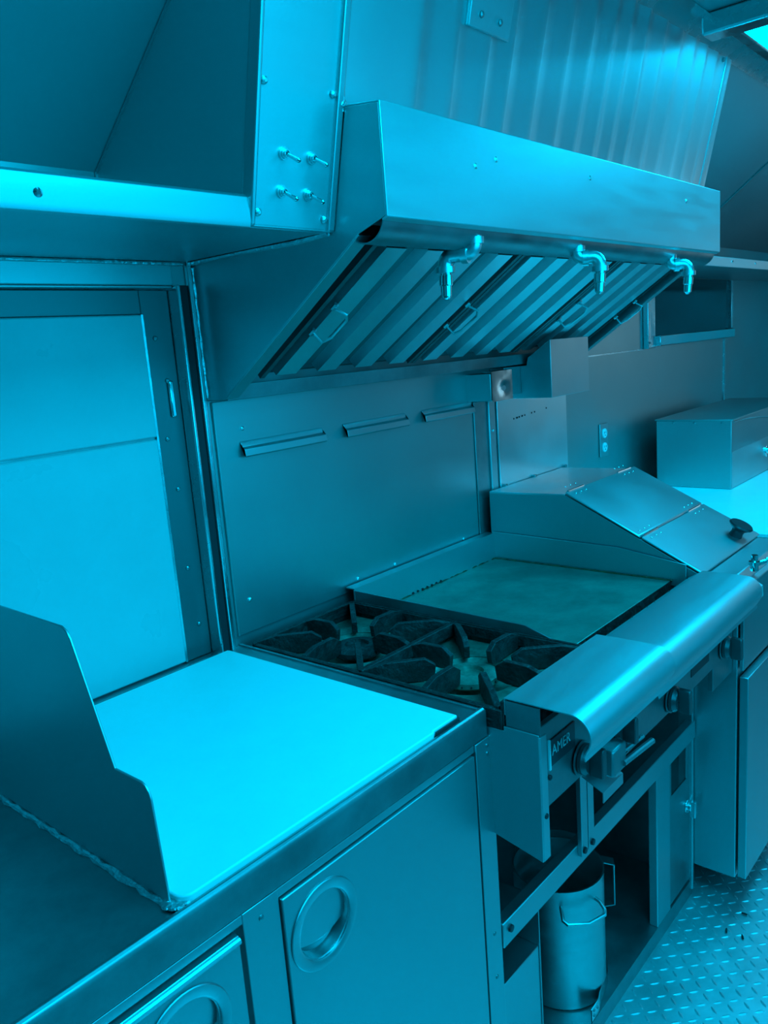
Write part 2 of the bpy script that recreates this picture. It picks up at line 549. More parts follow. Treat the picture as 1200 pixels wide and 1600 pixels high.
# ------------------------------------------------------------------ hood
HX, HE = 0.252, 1.735
hd = thing('exhaust_hood', 'stainless exhaust hood with boxed front above burners and griddle', 'hood', (1.0, -0.25, 1.43))
prof = [(-0.001, 1.425), (-0.057, 1.425), (-0.436, 1.679), (-0.494, 1.698), (-0.494, 1.858), (-0.428, 1.866), (-0.384, 1.69), (-0.001, 1.69)]
m = MB().prism('x', prof, HX, HX + .004)
m.strip('x', [(-0.060, 1.427), (-0.434, 1.678)], HX, HX + .032, 0.0025)
m.build('left_side', STEEL, hd, 0.001)
m = MB().prism('x', [(-0.001, 1.45)] + prof[1:4] + [(-0.494, 1.705), (-0.40, 1.72), (-0.001, 1.69)], HE - .004, HE)
m.strip('x', [(-0.060, 1.427), (-0.434, 1.678)], HE - .026, HE, 0.0025)
m.build('right_side', STEEL, hd)
m = MB().strip('x', [(-0.42, 1.8665), (-0.494, 1.858), (-0.494, 1.698), (-0.485, 1.694)], HX, HE, -0.004)
m.prism('x', [(-0.494, 1.698), (-0.494, 1.858), (-0.428, 1.866), (-0.40, 1.75), (-0.43, 1.70)], HX + .001, HX + .005)
m.prism('x', [(-0.494, 1.698), (-0.494, 1.858), (-0.428, 1.866), (-0.40, 1.75), (-0.43, 1.70)], HE - .005, HE - .001)
m.build('front_box', NOSE, hd, 0.0015)
g = arc(-0.445, 1.702, 0.040, 190, 345, 12)
m = MB().strip('x', [(-0.489, 1.697)] + g + [(-0.402, 1.700)], HX + .006, HE - .006, 0.002)
m.build('front_gutter', DULL, hd)
m = MB().strip('x', [(-0.002, 1.4225), (-0.062, 1.4225), (-0.067, 1.452)], HX + .005, HE - .005, -0.003)
m.build('rear_trough', DULL, hd, 0.001)
m = MB().strip('x', [(-0.003, 1.60), (-0.38, 1.71)], HX + .005, HE - .005, 0.003)
m.build('plenum_back', DULL, hd)
for x, z in ((0.50, 1.794), (0.566, 1.812), (0.931, 1.817), (1.474, 1.813)):
    MB().screw((x, -0.494, z), (0, -1, 0), 0.0062, 0.005).build('rivet', GALV, hd)

# baffle filters, sloped plane z = 1.4105 - .658*y
sl = math.atan(0.658)
AX = Vector((0, -math.cos(sl), math.sin(sl)))      # up the slope, towards the aisle
NX = Vector((0, -math.sin(sl), -math.cos(sl)))     # out of the filter, down to the cook
B0 = Vector((0, -0.072, 1.459))
LEN = 0.385


def onf(x, s, h):
    return Vector((x, 0, 0)) + B0 + AX * s + NX * h


def fprism(mb, pts, s0, s1):
    A = [mb.bm.verts.new(onf(x, s0, h)) for x, h in pts]
    B = [mb.bm.verts.new(onf(x, s1, h)) for x, h in pts]
    n = len(pts)
    mb.bm.faces.new(A)
    mb.bm.faces.new(B[::-1])
    for i in range(n):
        mb.bm.faces.new((A[i], B[i], B[(i + 1) % n], A[(i + 1) % n]))


FLAB = ['left baffle grease filter with two wire handles, at left end of hood',
        'middle baffle grease filter of the three, behind the middle nozzle, no wire handles',
        'right baffle grease filter, at the far right end of hood']
for fi, (xa, xb, hs) in enumerate(((0.335, 0.818, (0.368, 0.800)), (0.822, 1.294, ()), (1.298, 1.705, (1.328, 1.690)))):
    fl = thing('baffle_filter', FLAB[fi], 'grease filter', onf((xa + xb) / 2, 0, 0), 'grease filters in the hood')
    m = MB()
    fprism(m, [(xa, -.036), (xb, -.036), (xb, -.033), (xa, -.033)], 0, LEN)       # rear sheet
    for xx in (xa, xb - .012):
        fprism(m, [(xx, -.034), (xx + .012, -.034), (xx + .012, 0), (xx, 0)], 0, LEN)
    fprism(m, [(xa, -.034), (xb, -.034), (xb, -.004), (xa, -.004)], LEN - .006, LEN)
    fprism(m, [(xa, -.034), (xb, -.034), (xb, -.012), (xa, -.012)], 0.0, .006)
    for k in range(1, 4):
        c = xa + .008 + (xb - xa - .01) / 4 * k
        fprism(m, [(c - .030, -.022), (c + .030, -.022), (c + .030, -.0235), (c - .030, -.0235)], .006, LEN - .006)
    m.build('frame', SHADED, fl)  # dark tone paints the shade seen between the baffles
    n = 4
    pitch = (xb - xa - .01) / n
    for k in range(n):
        c = xa + .008 + pitch * (k + .5)
        w, t = pitch * .235, .0015
        m = MB()
        o_ = [(c - w * 1.12, -.022), (c - w, 0), (c + w, 0), (c + w * 1.12, -.022)]
        i_ = [(c + w * 1.12 - t, -.022), (c + w - t, -.0015), (c - w + t, -.0015), (c - w * 1.12 + t, -.022)]
        fprism(m, o_ + i_, .006, LEN - .004)
        m.build('baffle', BAFF, fl)
    for hx in hs:
        m = MB()
        s0, s1 = 0.150, 0.225
        m.tube([onf(hx, s0, 0), onf(hx, s0, .008), onf(hx + .014, s0 - .004, .024), onf(hx + .026, s0 + .012, .026),
                onf(hx + .026, s1 - .012, .026), onf(hx + .014, s1 + .004, .024), onf(hx, s1, .008), onf(hx, s1, 0)], 0.0028, 8)
        for s in (s0, s1):
            q0, q1 = onf(hx, s - .007, .002), onf(hx, s + .007, .002)
            m.tube([q0, q1], 0.005, 8)
        m.build('wire_handle', GALV, fl)

# fire-suppression nozzles under the front of the hood
NL = ['leftmost plated pipe nozzle under the front of the hood', 'middle plated pipe nozzle of three under the front of the hood',
      'rightmost plated pipe nozzle, at far end of the hood front']
for k, (x, y, dx, dy) in enumerate(((0.527, -0.468, -0.25, 0.97), (0.918, -0.468, 0.45, -0.89), (1.45, -0.462, 0.5, -0.87))):
    nz = thing('spray_nozzle', NL[k], 'nozzle', (x, y, 1.66), 'nozzles under the hood')
    L = 0.036 if k == 0 else 0.026
    d = Vector((dx, dy, 0)).normalized()
    a = Vector((x, y, 1.672))
    m = MB()
    path = [a + Vector((0, 0, .012)), a]
    for q in range(1, 6):
        t = q / 5 * PI / 2
        path.append(a + d * (0.016 * (1 - math.cos(t))) + Vector((0, 0, -0.016 * math.sin(t))))
    m.tube(path, 0.0138, 16)
    m.tube([a + Vector((0, 0, .010)), a + Vector((0, 0, -.002))], 0.0178, 16)
    e = path[-1]
    m.tube([e - d * .004, e + d * .008], 0.0178, 16)
    m.build('elbow', GALV, nz)
    m = MB()
    b = e + d * .006
    path = [b, b + d * (L - .016)]
    for q in range(1, 6):
        t = q / 5 * PI / 2
        path.append(b + d * (L - .016 + 0.016 * math.sin(t)) + Vector((0, 0, -0.016 * (1 - math.cos(t)))))
    f_ = path[-1]
    path.append(f_ + Vector((0, 0, -.008)))
    m.tube(path, 0.0138, 16)
    m.tube([f_ + Vector((0, 0, -.003)), f_ + Vector((0, 0, -.014))], 0.0178, 16)
    m.build('elbow', GALV, nz)
    t = (Vector((-.06, -.02, -1)) if k == 0 else Vector((-.02, .06, -1))).normalized()
    m = MB().lathe([(.0105, 0), (.0105, .006), (.0125, .007), (.0125, .024), (.0105, .026), (.0095, .044), (.0065, .047), (.0045, .05), (.0045, .046), (0, .046)], f_ + Vector((0, 0, -.012)), t, 6 + 6)
    m.build('tip', CHROME, nz)

# boxes hung under the rear of the hood
gb = thing('grease_box', 'large grey steel box under the rear of hood, right of small bright-ended box', 'box', (1.48, -0.08, 1.32))
m = MB().prism('x', [(-0.150, 1.322), (-0.150, 1.488), (-0.075, 1.440), (-0.070, 1.418), (-0.003, 1.418), (-0.003, 1.322)], 1.362, 1.598)
m.build('body', STEEL, gb, 0.0015)
MB().box(1.27, 1.361, -0.050, -0.003, 1.338, 1.418).build('bracket', DULL, gb, 0.001)
gc = thing('grease_cup', 'small steel box with bright dented end, under the rear of hood', 'box', (1.2, -0.05, 1.33))
m = MB().box(1.142, 1.252, -0.086, -0.003, 1.334, 1.409)
m.build('body', STEEL, gc, 0.0015)
m = MB()
N = 10
vs = [[m.bm.verts.new((1.144 + .106 * i / N, -0.0885 - .0004 * random.random() + .004 * math.exp(-((i - 6) ** 2 + (j - 4) ** 2) / 3), 1.332 + .082 * j / N)) for j in range(N + 1)] for i in range(N + 1)]
for i in range(N):
    for j in range(N):
        m.bm.faces.new((vs[i][j], vs[i + 1][j], vs[i + 1][j + 1], vs[i][j + 1]))
m.strip('x', [(-0.087, 1.412), (-0.060, 1.4135)], 1.144, 1.25, .001)
m.build('dented_end', BRIGHT, gc, angle=60)

# ------------------------------------------------------------------ backsplash and wall sheets
bs = thing('backsplash', 'steel backsplash sheet on wall behind burners and griddle', 'panel', (0.7, -0.004, 0.94))
MB().box(0.262, 1.165, -0.006, -0.0008, 0.93, 1.42).build('sheet', SHEET, bs, 0.001)
MB().box(1.166, 1.232, -0.010, -0.0008, 0.93, 1.33).build('right_strip', DULL, bs, 0.002)
MB().box(1.233, 1.268, -0.016, -0.0008, 0.94, 1.33).build('corner_trim', STEEL, bs, 0.003)
for xa, xb in ((0.320, 0.560), (0.630, 0.862), (0.930, 1.158)):
    m = MB().strip('x', [(-0.0065, 1.334), (-0.0095, 1.329), (-0.0105, 1.322), (-0.020, 1.318), (-0.022, 1.304), (-0.018, 1.301)], xa, xb, 0.002)
    m.build('hanging_rail', STEEL, bs, 0.001)
for x, z in ((0.636, .955), (0.778, .955), (1.084, .952), (0.33, 1.36), (0.30, 1.0)):
    MB().screw((x, -0.006, z), (0, -1, 0), 0.005, 0.004).build('screw', GALV, bs)
MB().screw((1.25, -0.016, 1.24), (0, -1, 0), 0.004, 0.003).build('screw', GALV, bs)

fs = thing('fryer_splash_sheet', 'bright steel wall sheet behind flat rear of fryer, below grease box', 'panel', (1.5, -0.02, 1.06))
MB().box(1.272, 1.69, -0.020, -0.0008, 1.060, 1.419).build('sheet', SPLASH, fs, 0.001)
m = MB().tube([(1.275, -0.022, 1.062), (1.688, -0.022, 1.058)], 0.003, 8)
m.build('seal', WELD, fs)
for k in range(12):
    x = 1.36 + random.random() * .31
    z = 1.262 + 0.06 * (x - 1.36)
    tag(MB().lathe([(0.003, 0), (0.0025, .001), (0, .001)], (x, -0.0201, z), (0, -1, 0), 8).build('pinhole', BLACK, fs), 'tiny dark hole')
for x in (1.29, 1.46, 1.66):
    MB().box(x - .006, x + .006, -0.03, -0.02, 1.056, 1.075).build('clip', DULL, fs, 0.001)

ol = thing('wall_outlet', 'double power outlet on the back wall beyond the fryer', 'outlet', (1.99, -0.002, 1.11))
MB().box(1.962, 2.026, -0.006, -0.0008, 1.052, 1.172).build('cover_plate', STEEL, ol, 0.002)
for z in (1.137, 1.086):
    s = MB().lathe([(.0175, 0), (.0175, .003), (.0165, .004), (0, .004)], (1.994, -0.006, z), (0, -1, 0), 20).build('socket', OUTM, ol)
    m = MB()
    for dx in (-.006, .006):
        m.box(1.994 + dx - .001, 1.994 + dx + .001, -0.0106, -0.0099, z - .001, z + .007)
    m.lathe([(.0022, 0), (.0022, .0008), (0, .0008)], (1.994, -0.0099, z - .007), (0, -1, 0), 8)
    m.build('slot', BLACK, s)

# shelf to the right of the hood
rs = thing('right_shelf', 'steel shelf above the dark window, running on right from hood', 'shelf', (2.9, -0.2, 1.69))
MB().box(1.78, XR - .02, -0.378, -0.002, 1.690, 1.693).build('shelf_deck', STEEL, rs)
MB().box(1.78, XR - .02, -0.384, -0.378, 1.676, 1.708).build('shelf_lip', NOSE, rs, 0.002)
for x in (1.95, 2.2, 2.45):
    MB().screw((x, -0.384, 1.695), (0, -1, 0), 0.005, 0.003).build('screw', CHROME, rs)

# ------------------------------------------------------------------ left counter
wt = thing('worktop', 'steel worktop under the white cutting board, with rolled front edge', 'counter', (-0.7, -0.3, 0.87))
m = MB().strip('x', [(-0.001, 0.909), (-0.600, 0.909), (-0.606, 0.914), (-0.612, 0.9165), (-0.617, 0.914), (-0.619, 0.908), (-0.6185, 0.868), (-0.610, 0.866)], XL + .02, 0.266, 0.003)
m.box(0.262, 0.268, -0.617, -0.002, 0.872, 0.9125)
m.build('top', DULL, wt, 0.0012)
m = MB()
path, rad = [], []
for k in range(40):
    y = -0.586 + k * 0.0148
    path.append((-0.3265 + .0012 * math.sin(k * 1.9), y, 0.9105))
    rad.append(0.0042 + .0012 * math.sin(k * 2.7) + (0.002 if k in (6, 7, 13) else 0))
m.tube(path, rad, 8)
for k in range(18):
    a = random.random() * 6.28
    r = random.random() * .026
    m.lathe([(0, -.002), (.007, 0), (.006, .002), (0, .0035)], (-0.322 + r * math.cos(a), -0.592 + r * .5 * math.sin(a), 0.9125), (0, 0, 1), 10, False)
m.build('weld_bead', WELD, wt)

cab = thing('base_cabinet', 'steel base cabinet below worktop, two doors with round recessed pulls', 'cabinet', (-0.7, -0.3, 0.0))
m = MB()
m.box(XL + .02, 0.262, -0.604, -0.02, 0.03, 0.865)
m.build('carcass', DULL, cab)
m = MB()
m.box(-0.252, -0.196, -0.6175, -0.603, 0.0, 0.866)
m.box(0.2305, 0.276, -0.6195, -0.590, 0.0, 0.866)
m.box(XL + .02, 0.2295, -0.6165, -0.603, 0.853, 0.8655)
m.box(XL + .02, 0.2295, -0.6165, -0.603, 0.0, 0.08)
m.box(-0.80, -0.74, -0.6175, -0.603, 0.0, 0.866)
m.build('face_frame', STEEL, cab, 0.001)
for x, z in ((-0.225, .845), (0.262, .838), (0.262, .852), (0.255, .42), (0.255, .505)):
    MB().screw((x, -0.6195 if x > 0 else -0.6175, z), (0, -1, 0), 0.004, 0.002).build('screw', DULL, cab)


def door(xa, xb, za, zb, cx, cz, lip):
    R = 0.046
    d = MB().holed('y', xa, xb, za, zb, cx, cz, R, -0.621, -0.606)
    d = d.build('door', NOSE if 0 else STEEL, cab, 0.0012)
    m = MB()
    m.lathe([(R - .002, .0), (.0595, -.0018), (.0600, -.0028), (.0588, -.0038), (.0480, -.0042), (.0458, -.003), (.0450, .006), (.040, .018), (.026, .026), (0, .030)],
            (cx, -0.6195, cz), (0, 1, 0), 48, False)
    pl = m.build('recessed_pull', RING, d)
    m = MB()
    pts = [(cx + .0445 * math.cos(a), cz + .0445 * math.sin(a)) for a in (math.radians(t) for t in range(-18, 199, 8))]
    mid = [(cx - .0423 + .0846 * k / 10, cz - .0137 - .010 * math.sin(PI * k / 10)) for k in range(1, 10)]
    m.prism('y', pts + mid, -0.6135, -0.6115)
    m.build('finger_flap', RING, pl, 0.0006)
    if lip:
        MB().tube([(xa + .002, -0.6235, zb - .004), (xb - .002, -0.6235, zb - .004)], 0.0045, 10).build('rolled_edge', NOSE, d)
    return d


door(-0.1935, 0.2235, 0.09, 0.8505, -0.128, 0.776, False)
door(-0.735, -0.262, 0.09, 0.8470, -0.345, 0.770, True)

# cutting board with clipped corner
cb = MB()
pts = [(-0.3195, -0.028), (0.211, -0.028), (0.213, -0.034), (0.213, -0.5995), (0.150, -0.5995), (0.146, -0.6035)]
pts += arc(-0.302, -0.588, 0.016, 270, 180, 6)
cb.prism('z', pts[::-1], 0.9095, 0.9215)
cb = tag(cb.build('cutting_board', BOARD, None, 0.002, 2), 'white plastic cutting board on the worktop beside the burners', 'cutting board')
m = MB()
m.prism('z', [(0.152, -0.6035), (0.214, -0.6035), (0.214, -0.601), (0.152, -0.601)], 0.9095, 0.9185)  # black strip put in as the shade of the board's corner notch
tag(m.build('notch_dark', BLACK, None, 0.001), 'small dark strip as the dark of the notch at front right corner of white cutting board', 'strip')

# stepped divider standing on the worktop
m = MB()
pts = [(-0.002, 0.9125), (-0.586, 0.9125), (-0.578, 1.036)]
pts += [(-0.576, 1.044), (-0.570, 1.051), (-0.562, 1.054), (-0.510, 1.054)]
pts += [(-0.453, 1.200), (-0.446, 1.209), (-0.436, 1.213), (-0.002, 1.215)]
m.prism('x', pts, -0.3235, -0.3205)
tag(m.build('divider_plate', STEEL, None, 0.0008), 'stepped steel divider plate standing on worktop left of cutting board', 'divider')

# ------------------------------------------------------------------ hotplate with two burners
hp = thing('hotplate', 'two-burner gas hotplate with rolled steel ledge beside cutting board', 'cooktop', (0.43, -0.35, 0.67))
m = MB().prism('x', [(-0.03, 0.882), (-0.648, 0.882), (-0.648, 0.890), (-0.712, 0.890), (-0.712, 0.668), (-0.615, 0.690), (-0.03, 0.690)], 0.270, 0.2735)
m.build('side_panel', STEEL, hp, 0.001)
MB().strip('y', [(0.2735, 0.668), (0.2735, 0.885)], -0.7125, -0.709, -0.020).build('front_flange', NOSE, hp, 0.001)
m = MB().box(0.276, 0.594, -0.711, -0.700, 0.756, 0.900)
m.build('control_panel', DULL, hp, 0.001)
m = MB()
for cy in (-0.185, -0.475):
    m.holed('z', 0.275, 0.583, cy - .144, cy + .144, 0.429, cy, .092, 0.880, 0.883)
    m.lathe([(.092, .881), (.075, .868), (.06, .862), (0, .860)], (0.429, cy, 0), (0, 0, 1), 32, False)
m.build('top_pan', PAN, hp)
m = MB().box(0.270, 0.276, -0.645, -0.035, 0.882, 0.915).box(0.582, 0.588, -0.645, -0.035, 0.86, 0.918).box(0.27, 0.588, -0.041, -0.035, 0.86, 0.918)
m.box(0.274, 0.588, -0.647, -0.641, 0.80, 0.93)
m.build('rim', IRON, hp, 0.001)
for cy in (-0.185, -0.475):
    b = MB().lathe([(.022, .0), (.026, .010), (.050, .012), (.056, .017), (.054, .026), (.042, .031), (.026, .0315), (.024, .024), (.012, .022), (0, .022)], (0.429, cy, 0.860), (0, 0, 1), 32)
    b = b.build('burner_head', IRON if cy > -.3 else PAN, hp)
    m = MB()
    for k in range(20):
        a = 2 * PI * k / 20
        c = (0.429 + .0553 * math.cos(a), cy + .0553 * math.sin(a), .8805)
        m.lathe([(.002, 0), (.002, .0012), (0, .0012)], c, (math.cos(a), math.sin(a), .2), 6)
    m.build('flame_port', BLACK, b)


def nose(parent, xa, xb, yb, yf, zt, r, drop=0.0):
    cy, cz = yf + r, zt - r
    line = [(yb, zt - .028 - drop), (yb, zt - drop), (yb - .035, zt), (cy, zt)] + arc(cy, cz, r, 90, 215, 12)[1:]
    e = line[-1]
    line += [(e[0] + .006, e[1] - .012), (e[0] + .004, e[1] - .020)]
    m = MB().strip('x', line, xa, xb, -0.0025)
    return m.build('front_ledge', NOSE, parent, 0.0006)


nose(hp, 0.2745, 0.604, -0.650, -0.797, 0.936, 0.032)
m = MB().prism('x', [(-0.651, 0.9335), (-0.712, 0.9335), (-0.712, 0.885), (-0.651, 0.885)], 0.2742, 0.278)
m.build('ledge_end', DULL, hp)
# badge with raised lettering
bd = MB().box(0.300, 0.386, -0.7135, -0.7112, 0.822, 0.868).build('badge', BADGE, hp, 0.001)
MB().box(0.2985, 0.3025, -0.7145, -0.7112, 0.818, 0.870).build('badge_highlight', OUTM, bd)  # white strip painted in as the highlight along the badge's left edge
cu = bpy.data.curves.new('lettering', 'FONT')
cu.body = 'AMER'
cu.size = 0.026
cu.extrude = 0.0005
cu.space_character = 1.05
tmp = bpy.data.objects.new('tmp_text', cu)
COL.objects.link(tmp)
dg = bpy.context.evaluated_depsgraph_get()
dg.update()
tme = bpy.data.meshes.new_from_object(tmp.evaluated_get(dg))
bpy.data.objects.remove(tmp)
tme.materials.clear()
tme.materials.append(GALV)
tme.transform(Matrix.Translation((0.307, -0.7136, 0.840)) @ Matrix.Rotation(PI / 2, 4, 'X') @ Matrix.Diagonal((0.9, 1, 1, 1)))
tme.transform(Matrix.Translation(-hp.location))
tme.materials[0] = OUTM
lt = bpy.data.objects.new('badge_lettering', tme)
COL.objects.link(lt)
lt.parent = bd


def knob(parent, x, y, z, r, material, tilt=0.0):
    """round skirt with a tall grip bar, axis towards the aisle"""
    k = MB().lathe([(r * .55, 0), (r, .004), (r, .010), (r * .88, .014), (r * .80, .018), (0, .018)], (x, y, z), (0, -1, 0), 28).build('knob', material, parent)
    c, s = math.cos(tilt), math.sin(tilt)
    m = MB()
    w, h = r * .30, r * 1.0
    pts = [(-w, -h * .8), (-w * .6, -h), (w * .6, -h), (w, -h * .8), (w, h * .8), (w * .6, h), (-w * .6, h), (-w, h * .8)]
    m.prism('y', [(x + u * c - v * s, z + u * s + v * c) for u, v in pts], y - .042, y - .017)
    m.build('grip', material, k, 0.002)
    m = MB().lathe([(r * 1.12, 0), (r * 1.12, .003), (r * .5, .0035)], (x, y + .0005, z), (0, -1, 0), 28)
    m.build('bezel', DULL, k)
    return k


knob(hp, 0.405, -0.7145, 0.792, 0.027, KNOB)
knob(hp, 0.535, -0.7145, 0.796, 0.025, KNOB)
# gas cock bracket and drip lip below the panel
m = MB().box(0.46, 0.515, -0.745, -0.7115, 0.735, 0.785)
m.build('valve_body', DULL, hp, 0.004)
m = MB().tube([(0.50, -0.745, 0.747), (0.60, -0.757, 0.75)], 0.006, 10).tube([(0.52, -0.735, 0.758), (0.585, -0.745, 0.762)], 0.0045, 8)
m.build('pilot_tube', DULL, hp)
m = MB().strip('x', [(-0.695, 0.735), (-0.735, 0.715), (-0.735, 0.695)], 0.44, 0.52, 0.002)
m.build('drip_lip', STEEL, hp)
for x, z in ((0.284, .745), (0.30, .805)):
    MB().screw((x, -0.7125, z), (0, -1, 0), 0.005, 0.003).build('screw', BLACK, hp)

# cast-iron grates : two liftable things
GL = ['front cast-iron burner grate, next to the rolled steel ledge', 'rear cast-iron burner grate, next to the backsplash']
for gi, cy in enumerate((-0.484, -0.184)):
    gt = thing('burner_grate', GL[gi], 'grate', (0.429, cy, 0.89), 'burner grates')
    m = MB()
    hx, hy, t = .153, .148, .0065
    z0, z1 = .894, .919
    for s in (-1, 1):
        m.prism('y', [(0.429 + s * hx - t, z0), (0.429 + s * hx + t, z0), (0.429 + s * hx + t * .6, z1 - .003), (0.429 + s * hx - t * .6, z1 - .003)], cy - hy, cy + hy)
        m.prism('x', [(cy + s * hy - t, z0), (cy + s * hy + t, z0), (cy + s * hy + t * .6, z1), (cy + s * hy - t * .6, z1)], 0.429 - hx, 0.429 + hx)
    m.build('frame', IRON, gt, 0.0015)
    for k in range(8):
        a = k * PI / 4
        ca, sa = math.cos(a), math.sin(a)
        R0 = min(hx / max(abs(ca), 1e-6), hy / max(abs(sa), 1e-6))
        Ri = 0.050 if k % 2 == 0 else 0.072
        m = MB()
        prof = [(R0, .888), (R0, .917), (R0 * .8, .927), (Ri + .02, .928), (Ri, .914), (Ri + .004, .888), (Ri + .025, .884)]
        A, B = [], []
        for r, z in prof:
            for lst, s in ((A, -1), (B, 1)):
                lst.append(m.bm.verts.new((0.429 + r * ca - s * t * .9 * sa, cy + r * sa + s * t * .9 * ca, z)))
        n = len(prof)
        m.bm.faces.new(A)
        m.bm.faces.new(B[::-1])
        for i in range(n):
            m.bm.faces.new((A[i], B[i], B[(i + 1) % n], A[(i + 1) % n]))
        m.build('finger', IRON, gt, 0.001)

# ------------------------------------------------------------------ griddle
gr = thing('griddle', 'flat-top gas griddle with greenish worn plate between burners and fryer', 'griddle', (0.89, -0.35, 0.70))
MB().box(0.594, 1.188, -0.562, -0.036, 0.853, 0.873).build('plate', PLATE, gr, 0.002)
m = MB()
m.strip('x', [(-0.040, 0.868), (-0.036, 0.945), (-0.012, 0.945)], 0.588, 1.197, 0.003)
m.build('rear_splash', STEEL, gr)
m = MB().prism('x', [(-0.034, 0.86), (-0.034, 0.943), (-0.50, 0.935), (-0.615, 0.900), (-0.60, 0.86)], 0.5885, 0.592)
m.build('left_splash', DULL, gr, 0.0008)
m = MB().prism('x', [(-0.034, 0.86), (-0.034, 0.952), (-0.42, 0.944), (-0.60, 0.918), (-0.60, 0.86)], 1.192, 1.1955)
m.build('right_splash', STEEL, gr, 0.0008)
m = MB().strip('x', [(-0.5625, 0.872), (-0.564, 0.835), (-0.602, 0.835), (-0.604, 0.878)], 0.594, 1.19, 0.002)
m.build('grease_trough', IRON, gr)
m = MB()
pa = [(0.596 + .59 * k / 60, -0.041, 0.874) for k in range(61)]
m.tube(pa, [0.0014 + .0018 * random.random() for _ in pa], 6)
pa = [(1.188, -0.042 - .525 * k / 50, 0.874) for k in range(51)]
m.tube(pa, [0.0014 + .0018 * random.random() for _ in pa], 6)
m.build('grease_line', GREASE, gr)
m = MB()
for k in range(7):
    x = 0.83 + .14 * random.random() ** 2 * (1 if k else .1)
    m.lathe([(0, -.002), (.0045, 0), (.003, .003), (0, .004)], (0.80 + .02 * k, -0.043, 0.876), (0, 0, 1), 8, False)
for k in range(26):
    m.lathe([(0, -.001), (.0026, 0), (0, .002)], (0.61 + .57 * random.random(), -0.618 + .01 * random.random(), 0.889), (0, 0, 1), 6, False)
m.build('crumb', DEBRIS, gr)
nose(gr, 0.606, 1.195, -0.606, -0.776, 0.905, 0.034, 0.022)
m = MB().box(0.596, 1.196, -0.711, -0.700, 0.716, 0.88).box(1.06, 1.196, -0.711, -0.700, 0.658, 0.716)
m.build('control_panel', DULL, gr, 0.001)
m = MB().box(0.596, 0.599, -0.70, -0.04, 0.70, 0.852).box(1.19, 1.193, -0.70, -0.04, 0.70, 0.852).box(0.596, 1.193, -0.045, -0.04, 0.70, 0.852).box(0.599, 1.19, -0.70, -0.045, 0.70, 0.703)
m.build('body', DULL, gr)
knob(gr, 0.80, -0.7145, 0.745, 0.027, KNOB, 0.1)
knob(gr, 1.125, -0.7145, 0.748, 0.027, KNOB, 0.05)
m = MB().box(0.92, 1.03, -0.7125, -0.7105, 0.745, 0.765)
m.build('view_slot', BLACK, gr, 0.0005)

# ------------------------------------------------------------------ open stand below
st = thing('equipment_stand', 'open steel stand with low shelf under hotplate and griddle', 'stand', (0.7, -0.35, 0.0))
MB().box(0.278, 1.195, -0.622, -0.600, 0.460, 0.508).build('front_rail', STEEL, st, 0.002)
m = MB().box(0.278, 1.195, -0.600, -0.03, 0.040, 0.044).strip('x', [(-0.60, 0.044), (-0.612, 0.044), (-0.612, 0.0)], 0.278, 1.195, 0.003)
m.build('bottom_shelf', DULL, st)
MB().box(0.280, 1.195, -0.036, -0.030, 0.0, 0.695).build('back_panel', DULL, st)
MB().box(0.2785, 0.282, -0.598, -0.036, 0.044, 0.66).build('left_side', DULL, st)
MB().box(1.192, 1.196, -0.598, -0.036, 0.044, 0.69).build('right_side', DULL, st)
MB().box(0.968, 1.050, -0.612, -0.590, 0.044, 0.46).build('post', STEEL, st, 0.002)
MB().box(1.186, 1.1965, -0.618, -0.58, 0.02, 0.655).build('post', STEEL, st, 0.002)
m = MB().box(1.052, 1.19, -0.609, -0.604, 0.05, 0.352).box(1.052, 1.066, -0.609, -0.604, 0.352, 0.46).box(1.166, 1.19, -0.609, -0.604, 0.352, 0.46)
lp = m.build('side_door', DULL, st, 0.001)
m = MB().lathe([(.018, 0), (.018, .003), (.011, .004), (.011, .012), (0, .013)], (1.172, -0.609, 0.272), (0, -1, 0), 18).box(1.166, 1.178, -0.632, -0.618, 0.246, 0.290)
m.build('latch', CHROME, lp, 0.001)
for xa, xb in ((0.552, 0.578), (0.582, 0.606)):
    MB().box(xa, xb, -0.632, -0.622, 0.485, 0.756).build('hanger_strap', STEEL, st, 0.001)
for x, z in ((0.561, .497), (0.595, .497), (0.30, .488)):
    MB().lathe([(.007, 0), (.0065, .004), (0, .005)], (x, -0.632 if x > .4 else -.622, z), (0, -1, 0), 10).build('bolt', BLACK, st)

# tall pots on the low shelf
PL = ['tall narrow aluminium pot with wire bail handle, on low shelf under hotplate', 'tall pot with flat strap handle, just behind the front pot']


